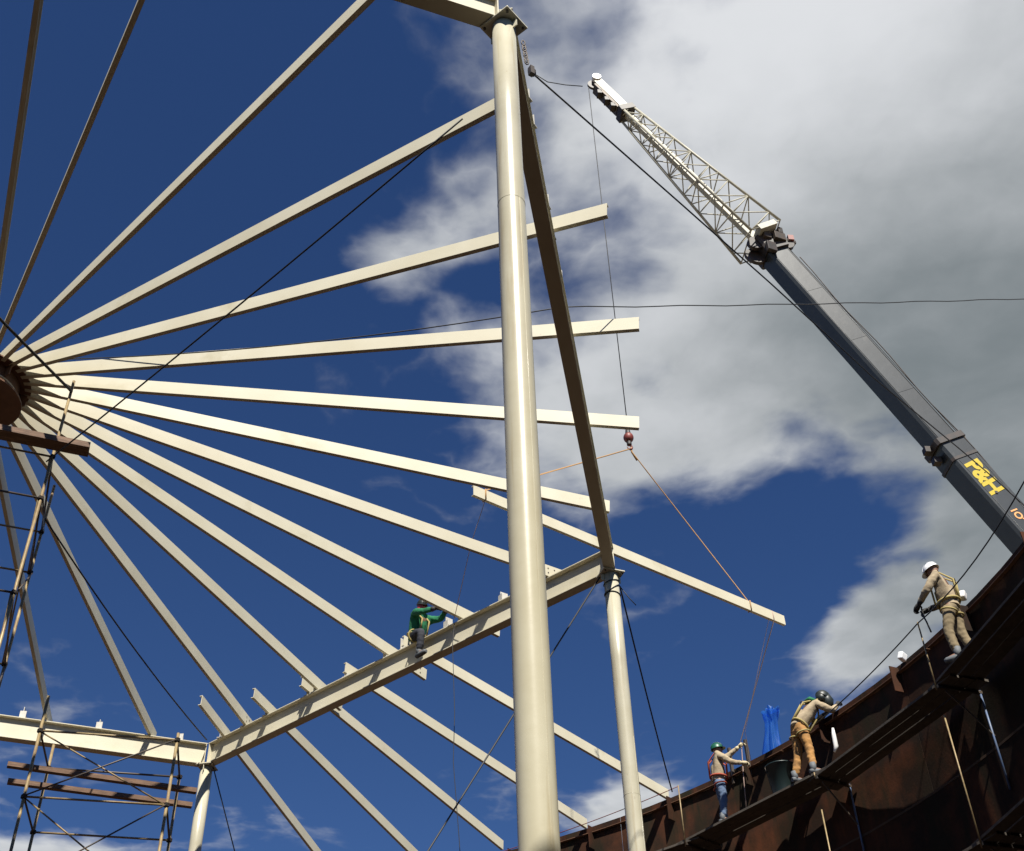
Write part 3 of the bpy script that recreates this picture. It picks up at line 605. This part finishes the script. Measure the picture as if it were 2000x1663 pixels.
def head_geo(bm, c, f, u, eye_idx):
    f = f.normalized(); r = f.cross(u).normalized(); u = r.cross(f)
    ret = bmesh.ops.create_uvsphere(bm, u_segments=20, v_segments=14, radius=1.0)
    for v in ret['verts']:
        x, y, z = v.co
        sx = .074 * (1 - .16 * max(0, -z)); yy = y * .094; zz = z * .118
        if y > 0.2 and z < -0.2: yy *= .94
        if y > .82 and -.35 < z < .1: yy += .018 * (1 - abs(x) * 4 if abs(x) < .25 else 0)       # nose ridge
        if y > .6 and .02 < z < .3 and .15 < abs(x) < .6: yy -= .007                              # eye sockets
        v.co = c + r * (x * sx) + f * yy + u * zz
    for s in (-1, 1):
        e_ = bmesh.ops.create_uvsphere(bm, u_segments=8, v_segments=6, radius=.011, matrix=Matrix.Translation(c + r * s * .03 + f * .080 + u * .012))
        for v in e_['verts']:
            for fc in v.link_faces: fc.material_index = eye_idx
        q = c + r * s * .075 - f * .008 + u * 0.0
        er = bmesh.ops.create_uvsphere(bm, u_segments=8, v_segments=6, radius=.024)
        for v in er['verts']: v.co = q + r * (v.co.x * .35) + f * v.co.y * .8 + u * v.co.z * 1.2
    tube(bm, [c + f * .093 + u * .012, c + f * .112 - u * .022, c + f * .095 - u * .03], [.008, .013, .010], 7)
    tube(bm, [c + f * .083 - u * .058 - r * .022, c + f * .091 - u * .056, c + f * .083 - u * .058 + r * .022], .0065, 6)
def hat_mesh(c, f, u, brim=True, sz=1.0):
    f = f.normalized(); r = f.cross(u).normalized(); u = r.cross(f); bm = B()
    ret = bmesh.ops.create_uvsphere(bm, u_segments=24, v_segments=16, radius=1.0)
    bmesh.ops.delete(bm, geom=[v for v in bm.verts if v.co.z < -0.05], context='VERTS')
    for v in bm.verts: v.co = c + u * .02 + r * v.co.x * .103 * sz + f * v.co.y * .122 * sz + u * v.co.z * .125 * sz
    if brim:
        ring = []
        for k in range(28):
            a = 2 * math.pi * k / 28; ex = 1.10 + (.34 * max(0, math.sin(a)) ** 2)
            ring.append((bm.verts.new(c + u * .022 + r * math.cos(a) * .1 * sz + f * math.sin(a) * .118 * sz), bm.verts.new(c + u * .008 + r * math.cos(a) * .103 * ex * sz + f * math.sin(a) * .122 * ex * sz)))
        for k in range(28):
            bm.faces.new((ring[k][0], ring[k][1], ring[(k + 1) % 28][1], ring[(k + 1) % 28][0]))
        for k in range(3):
            x = (k - 1) * .03; tube(bm, [c + u * (.02 + .127 * math.sin(a) * sz) + f * (.124 * math.cos(a) * sz) + r * x for a in [R_(d) for d in range(15, 166, 15)]], .006, 5)
    for fc in bm.faces: fc.smooth = True
    return bm
def person(label, loc, az, J, shirt, trousers, boots, hat, harness=None, gloves=None, face=None, hatm='white', seed=1.0, scale=1.0, fold=.008):
    P = empty('person', label, 'person', 'workers on the roof frame'); P.location = loc; P.rotation_euler = (0, 0, R_(az - 90)); P.scale = (scale,) * 3
    J = {k: V(v) for k, v in J.items()}
    hd = J['head']; hf = J.get('look', V((0, 1, 0))).normalized(); hu = (hd - J['neck']).normalized() * .6 + V((0, 0, .6))
    # body
    names = ['pelvis', 'waist', 'chest', 'neck', 'headbase', 'shR', 'elR', 'wrR', 'shL', 'elL', 'wrL', 'hipR', 'knR', 'anR', 'toR', 'hipL', 'knL', 'anL', 'toL']
    J['headbase'] = J['neck'].lerp(hd, .55)
    ix = {n: i for i, n in enumerate(names)}
    ed = [('pelvis', 'waist'), ('waist', 'chest'), ('chest', 'neck'), ('neck', 'headbase'), ('chest', 'shR'), ('shR', 'elR'), ('elR', 'wrR'), ('chest', 'shL'), ('shL', 'elL'), ('elL', 'wrL'),
          ('pelvis', 'hipR'), ('hipR', 'knR'), ('knR', 'anR'), ('anR', 'toR'), ('pelvis', 'hipL'), ('hipL', 'knL'), ('knL', 'anL'), ('anL', 'toL')]
    rb = dict(pelvis=.085, waist=.085, chest=.105, neck=.055, headbase=.05, shR=.062, elR=.042, wrR=.028, shL=.062, elL=.042, wrL=.028, hipR=.068, knR=.050, anR=.04, toR=.035, hipL=.068, knL=.050, anL=.04, toL=.035)
    me = skin_mesh([J[n] for n in names], [(ix[a], ix[b]) for a, b in ed], [rb[n] for n in names])
    bm = B(); bm.from_mesh(me); bpy.data.meshes.remove(me)
    head_geo(bm, hd, hf, hu, 1)
    for s, w, e_ in ((1, 'wrR', 'elR'), (-1, 'wrL', 'elL')):
        if not gloves: hand(bm, J[w], J[w] - J[e_], J.get('palm', V((0, 0, -1))), s)
    for f in bm.faces: f.smooth = True
    mb = bpy.data.meshes.new('body'); bm.to_mesh(mb); bm.free(); mb.materials.append(M['skin']); mb.materials.append(M['hair'])
    obj('body', mb, None, P)
    # shirt
    sn = ['waist', 'belt', 'chest', 'coll', 'shR', 'elR', 'cuR', 'shL', 'elL', 'cuL']
    J['belt'] = J['pelvis'].lerp(J['waist'], -.25); J['coll'] = J['chest'].lerp(J['neck'], .82); J['cuR'] = J['elR'].lerp(J['wrR'], .9); J['cuL'] = J['elL'].lerp(J['wrL'], .9)
    rs = dict(waist=.148, belt=.158, chest=.162, coll=.072, shR=.083, elR=.062, cuR=.045, shL=.083, elL=.062, cuL=.045)
    si = {n: i for i, n in enumerate(sn)}
    se = [('waist', 'belt'), ('waist', 'chest'), ('chest', 'coll'), ('chest', 'shR'), ('shR', 'elR'), ('elR', 'cuR'), ('chest', 'shL'), ('shL', 'elL'), ('elL', 'cuL')]
    me = skin_mesh([J[n] for n in sn], [(si[a], si[b]) for a, b in se], [rs[n] for n in sn], 3); ruffle(me, fold, 11, seed); obj('shirt', me, shirt, P, True)
    tn = ['pelvis', 'top', 'hipR', 'knR', 'hmR', 'hipL', 'knL', 'hmL']
    J['top'] = J['pelvis'].lerp(J['waist'], .55); J['hmR'] = J['knR'].lerp(J['anR'], .93); J['hmL'] = J['knL'].lerp(J['anL'], .93)
    rt_ = dict(pelvis=.145, top=.138, hipR=.108, knR=.078, hmR=.066, hipL=.108, knL=.078, hmL=.066); ti = {n: i for i, n in enumerate(tn)}
    te = [('pelvis', 'top'), ('pelvis', 'hipR'), ('hipR', 'knR'), ('knR', 'hmR'), ('pelvis', 'hipL'), ('hipL', 'knL'), ('knL', 'hmL')]
    me = skin_mesh([J[n] for n in tn], [(ti[a], ti[b]) for a, b in te], [rt_[n] for n in tn], 3); ruffle(me, fold, 12, seed + 5); obj('trousers', me, trousers, P, True)
    for s in 'RL':
        an, to = J['an' + s], J['to' + s]
        dn = (to - an); dn.z = 0; dn.normalize()
        pts = [an + V((0, 0, .10)), an, an - dn * .03 - V((0, 0, .035)), to]
        bm = B(); tube(bm, [an + V((0, 0, .11)), an + V((0, 0, .03)), an - V((0, 0, .045))], [.058, .055, .05], 14); tube(bm, [an - dn * .075 - V((0, 0, .05)), an - dn * .02 - V((0, 0, .035)), an + dn * .07 - V((0, 0, .045)), to - V((0, 0, .008)), to + dn * .04 - V((0, 0, .014))], [.036, .05, .05, .044, .026], 14)
        for v in bm.verts: v.co.z = max(v.co.z, min(an.z, to.z) - .088)
        obj('boot', bm, boots, P)
    if gloves:
        for s, w, e_ in ((1, 'wrR', 'elR'), (-1, 'wrL', 'elL')):
            bm = B(); hand(bm, J[w], J[w] - J[e_], J.get('palm', V((0, 0, -1))), s, 1.15); tube(bm, [J[w].lerp(J[e_], .28), J[w]], [.05, .034], 12); obj('glove', bm, gloves, P)
    if hat == 'hard': obj('hard_hat', hat_mesh(hd, hf, hu), hatm, P)
    elif hat == 'hood':
        bm = hat_mesh(hd, hf, hu, False, 1.12); tube(bm, [hd + hf * .05 + V((0, 0, .1)), hd + hf * .11 + V((0, 0, .0)), hd + hf * .10 - V((0, 0, .15))], [.095, .115, .085], 16); tube(bm, [hd + V((0, 0, .06)), hd - hf * .03 - V((0, 0, .1))], [.11, .09], 14); obj('welding_hood', bm, hatm, P)
    elif hat == 'cap': obj('cap', hat_mesh(hd, hf, hu, True, .93), hatm, P)
    if face:
        bm = B(); tube(bm, [hd + hf * .005 - hu.normalized() * .13, hd + hf * .012 - hu.normalized() * .07, hd + hf * .014 + hu.normalized() * .0], [.085, .094, .09], 18); obj('face_cloth', bm, face, P)
    if harness:
        sp = (J['chest'] - J['waist']).normalized(); rgt = (J['shR'] - J['shL']).normalized(); fr = sp.cross(rgt); fr = -fr if fr.y < 0 else fr
        def ring(c, rx, ry, r, m, nm):
            bm = B(); tube(bm, [c + rgt * rx * math.cos(a) + fr * ry * math.sin(a) for a in [2 * math.pi * k / 24 for k in range(24)]], r, 6, closed=True); obj(nm, bm, m, P)
        ring(J['belt'] + sp * .085, .168, .168, .022, harness, 'harness_belt'); 
        for s in (1, -1):
            b0 = J['belt'] + sp * .09
            pts = [b0 - fr * .17 + rgt * .03 * s, J['chest'] - fr * .178 + rgt * .055 * s, J['chest'].lerp(J['neck'], .75) - fr * .05 + rgt * .105 * s + sp * .05, J['chest'] + fr * .172 + rgt * .085 * s, b0 + fr * .17 + rgt * .09 * s]
            bm = B(); tube(bm, pts, .017, 6); obj('harness_strap', bm, harness, P)
        for s in 'RL': 
            c = J['hip' + s].lerp(J['kn' + s], .22); ax = (J['kn' + s] - J['hip' + s]).normalized(); q1 = ax.cross(V((0, 1, 0))).normalized(); q2 = ax.cross(q1)
            bm = B(); tube(bm, [c + (q1 * math.cos(a) + q2 * math.sin(a)) * .118 for a in [2 * math.pi * k / 20 for k in range(20)]], .015, 6, closed=True); obj('leg_strap', bm, harness, P)
        bm = B(); tube(bm, [J['chest'] - fr * .185 + V((.035 * math.cos(a), 0, .035 * math.sin(a))) for a in [2 * math.pi * k / 12 for k in range(12)]], .008, 6, closed=True); obj('back_ring', bm, 'steel', P)
    return P
def wpt(loc, az, p, sc=1.0): return V(loc) + Matrix.Rotation(R_(az - 90), 3, 'Z') @ (V(p) * sc)
ZW = 11.612
# right: white hard hat, leaning on the guard rope
L3 = pol(15.41, -5.4, ZW); A3 = 125
person('worker in white hard hat and khaki clothes leaning on the guard rope', L3, A3, dict(
    pelvis=(0, -.05, .95), waist=(0, -.06, 1.08), chest=(0, -.04, 1.31), neck=(0, .01, 1.49), head=(0.0, .06, 1.62), look=(.15, 1, -.35),
    shR=(.19, -.03, 1.42), elR=(.25, .10, 1.17), wrR=(.12, .30, 1.08), shL=(-.19, -.01, 1.42), elL=(-.25, .16, 1.18), wrL=(-.10, .36, 1.09),
    hipR=(.095, -.06, .90), knR=(.13, -.06, .50), anR=(.15, -.20, .09), toR=(.18, -.03, .05), hipL=(-.095, -.05, .90), knL=(-.11, .06, .50), anL=(-.12, .02, .09), toL=(-.14, .19, .05)),
    'khaki', 'olive', 'boot', 'hard', 'strap', 'glove', seed=2.0, scale=1.10)
tl = [wpt(L3, A3, p, 1.08) for p in ((-.16, .18, .98), (-.2, .30, .72), (-.19, .26, .5), (-.17, .1, .42), (-.19, -.1, .56), (-.17, -.16, .92))]
thing_rod('lanyard', 'looped safety lanyard at the thigh of the white-hatted worker', 'lanyard', [tl[0]] + tl + [tl[-1]], .012, 'strap')
bm = B(); box(bm, (0, 0, 0), (.13, .10, .14)); bevel(bm, .025, 2); bmesh.ops.transform(bm, matrix=Matrix.Translation(wpt(L3, A3, (.13, -.25, 1.14), 1.08)) @ Euler((.2, .25, R_(A3 - 90))).to_matrix().to_4x4(), verts=bm.verts)
tag(obj('tool_bag', bm, 'cloth'), 'white tool bag at the back of the white-hatted worker', 'bag')
thing_rod('lanyard', 'dark short lanyard hanging from the hands of the white-hatted worker', 'lanyard', [wpt(L3, A3, (-.05, .42, 1.10)), wpt(L3, A3, (-.03, .38, .9)), wpt(L3, A3, (.0, .36, .7))], .014, 'cable')
# middle: bent over the wall top, welding hood
L2 = pol(15.42, 10.7, ZW); A2 = 2
person('worker in welding hood and ochre trousers bending over the wall top', L2, A2, dict(
    pelvis=(0, -.10, .95), waist=(.0, -.03, 1.09), chest=(.07, .16, 1.29), neck=(.14, .31, 1.43), head=(.18, .41, 1.53), look=(.25, 1, -.7),
    shR=(.26, .20, 1.34), elR=(.38, .42, 1.18), wrR=(.31, .60, 1.36), shL=(-.09, .25, 1.39), elL=(-.20, .44, 1.22), wrL=(-.05, .60, 1.38),
    hipR=(.095, -.10, .88), knR=(.13, -.05, .49), anR=(.17, -.08, .09), toR=(.22, .09, .05), hipL=(-.095, -.10, .88), knL=(-.15, -.10, .49), anL=(-.22, -.20, .09), toL=(-.22, -.02, .05)),
    'khaki', 'ochre', 'boot', 'hood', 'strap', 'glove', hatm='hood', seed=7.0, fold=.010, scale=1.06)
bm = B(); c = wpt(L2, A2, (.05, .28, 1.40)); 
tube(bm, [wpt(L2, A2, p) for p in ((.26, .21, 1.50), (.17, .16, 1.56), (.06, .17, 1.58), (-.05, .25, 1.54))], [.03, .05, .05, .03], 10); tag(obj('scarf', bm, 'green'), 'green scarf on the shoulders of the worker in ochre trousers', 'scarf')
# left: green hat, raised arm with tag line
L1 = pol(15.45, 19.5, ZW); A1 = -22
J1 = dict(pelvis=(0, 0, .95), waist=(0, .0, 1.08), chest=(0, .02, 1.30), neck=(0, .03, 1.47), head=(0.0, .06, 1.60), look=(.1, 1, .1),
    shR=(.19, .03, 1.41), elR=(.25, .26, 1.20), wrR=(.16, .48, 1.22), shL=(-.19, .06, 1.42), elL=(-.20, .30, 1.56), wrL=(-.12, .52, 1.70),
    hipR=(.095, 0, .90), knR=(.11, .03, .50), anR=(.13, -.05, .09), toR=(.16, .12, .05), hipL=(-.095, 0, .90), knL=(-.11, .04, .50), anL=(-.12, .02, .09), toL=(-.13, .19, .05), palm=(0, .6, -1))
person('worker in green hat and blue jeans raising an arm to the tag line', L1, A1, J1, 'khaki', 'jeans', 'boot', 'hard', 'redstrap', 'tanglove', hatm='hardgreen', seed=11.0)
hnd = wpt(L1, A1, (-.10, .58, 1.73))
thing_rod('tag_line', 'taut tag line from the hanging rafter to the worker with raised arm', 'rope', [sr2 + V((0, 0, .1)), sr2 - V((0, 0, .1)) + fcw * .01, hnd + V((0, 0, .1)), hnd, wpt(L1, A1, (.0, .5, 1.0)), wpt(L1, A1, (.02, .45, .3))], .010, 'tagrope')
thing_rod('tag_line', 'second thinner line beside the taut tag line', 'rope', [sr2 + V((-.12, -.03, -.1)), hnd + V((.12, -.02, .3)), hnd + V((.16, -.02, -.4))], .005, 'tagrope')
# seated on the girder
ga, gb, gt = GR[(1, 2)][1], GR[(1, 2)][2], GR[(1, 2)][3]
c4 = ga + (gb - ga) * 0.43; L4 = V((c4.x, c4.y, HG + DG + .002)); A4 = -60
person('worker in green jacket sitting astride the sunlit girder', L4, A4, dict(
    pelvis=(0, -.02, .135), waist=(0, .0, .26), chest=(0, .06, .47), neck=(0.01, .11, .63), head=(.03, .14, .755), look=(.35, 1, -.45),
    shR=(.19, .10, .56), elR=(.27, .36, .42), wrR=(.18, .62, .42), shL=(-.19, .12, .57), elL=(-.22, .38, .48), wrL=(-.10, .64, .53),
    hipR=(.11, 0, .11), knR=(.23, .34, .05), anR=(.20, .26, -.36), toR=(.22, .42, -.40), hipL=(-.11, 0, .11), knL=(-.25, .34, .10), anL=(-.26, .10, -.15), toL=(-.27, .24, -.2)),
    'green', 'navy', 'boot', 'cap', 'strap', 'glove', face='redcloth', hatm='hood', seed=17.0)

# ------------------------------------------------------------------ small things on the walkway and wall
bk = empty('bucket', 'dark teal bucket on the walkway beside the worker in ochre trousers', 'bucket'); bk.location = pol(15.44, 13.6, ZW); bk.scale = (1.35, 1.35, 1.3)
bm = B(); pr = [(.15, 0), (.155, .02), (.205, .42), (.215, .425), (.215, .44), (.198, .44), (.145, .03)]
vsr = [[bm.verts.new((r * math.cos(2 * math.pi * k / 28), r * math.sin(2 * math.pi * k / 28), z)) for k in range(28)] for r, z in pr]
for a, b_ in zip(vsr[:-1], vsr[1:]):
    for k in range(28): bm.faces.new((a[k], a[(k + 1) % 28], b_[(k + 1) % 28], b_[k])).smooth = True
bm.faces.new(list(reversed(vsr[0]))); bm.faces.new(vsr[-1]); obj('pail', bm, 'teal', bk)
rod('handle', [(.21 * math.cos(a), .05, .42 - .2 * math.sin(a)) for a in [math.pi * k / 12 for k in range(13)]], .006, 'steel', bk)
bm = B(); tube(bm, [pol(15.60, 8.6, 12.40), pol(15.59, 8.62, 12.25), pol(15.61, 8.7, 12.05), pol(15.57, 8.8, 11.95)], [.02, .04, .045, .02], 10); 
tag(obj('white_rag', bm, 'cloth'), 'white rag hanging behind the legs of the worker in ochre trousers', 'rag')
bm = B(); box(bm, (0, 0, 0), (.16, .10, .14)); bevel(bm, .02, 2); bmesh.ops.transform(bm, matrix=Matrix.Translation(pol(16.02, 2.4, 13.06)) @ Euler((.3, .2, .4)).to_matrix().to_4x4(), verts=bm.verts)
tag(obj('lamp_box', bm, 'white'), 'small white box on the rim between two workers', 'box')
for az, lb in ((19.9, 'dark post on the rim beside the raised hand'), (18.3, 'dark post on the rim at the edge of the blue tarp')):
    p = pol(16.06, az, 12.7); tag(bar('rim_post', p, p + V((0, 0, .78)), rect(.06, .06), 'steel', side=V((1, 0, 0))), lb, 'post')
# blue tarp draped over a frame outside the wall
bm = B(); nu, nv = 64, 26; cT = pol(16.42, 17.0, 12.45); tdir = V((-math.sin(R_(16.4)), math.cos(R_(16.4)), 0)); rdir = V((math.cos(R_(16.4)), math.sin(R_(16.4)), 0))
rows = []
for j in range(nv):
    h = j / (nv - 1); wv = (.30 - .20 * h if h < .86 else .128 + .5 * (h - .86)); row = []
    for i in range(nu):
        a = 2 * math.pi * i / nu
        q = V((math.cos(a) * 1.5, math.sin(a) * 1.5, h * 1.3))
        rr = wv * (1 + .34 * math.sin(6 * a + 1.6 * math.sin(3 * h)) * (1 - .4 * h) + .25 * mnoise.noise(q * 2.2) + .15 * mnoise.noise(q * 6 + V((3, 1, 0))))
        row.append(bm.verts.new(cT + tdir * (rr * math.cos(a) - .10 * h + .05 * math.sin(4 * h)) + rdir * rr * .6 * math.sin(a) + V((0, 0, 1.58 * h + (.16 * mnoise.noise(q * 4) if h > .84 else 0)))))
    rows.append(row)
for j in range(nv - 1):
    for i in range(nu): bm.faces.new((rows[j][i], rows[j][(i + 1) % nu], rows[j + 1][(i + 1) % nu], rows[j + 1][i])).smooth = True
bm.faces.new(rows[-1])
tag(obj('blue_tarp', bm, 'tarp'), 'blue plastic tarp bundled upright behind the wall between two workers', 'tarp')
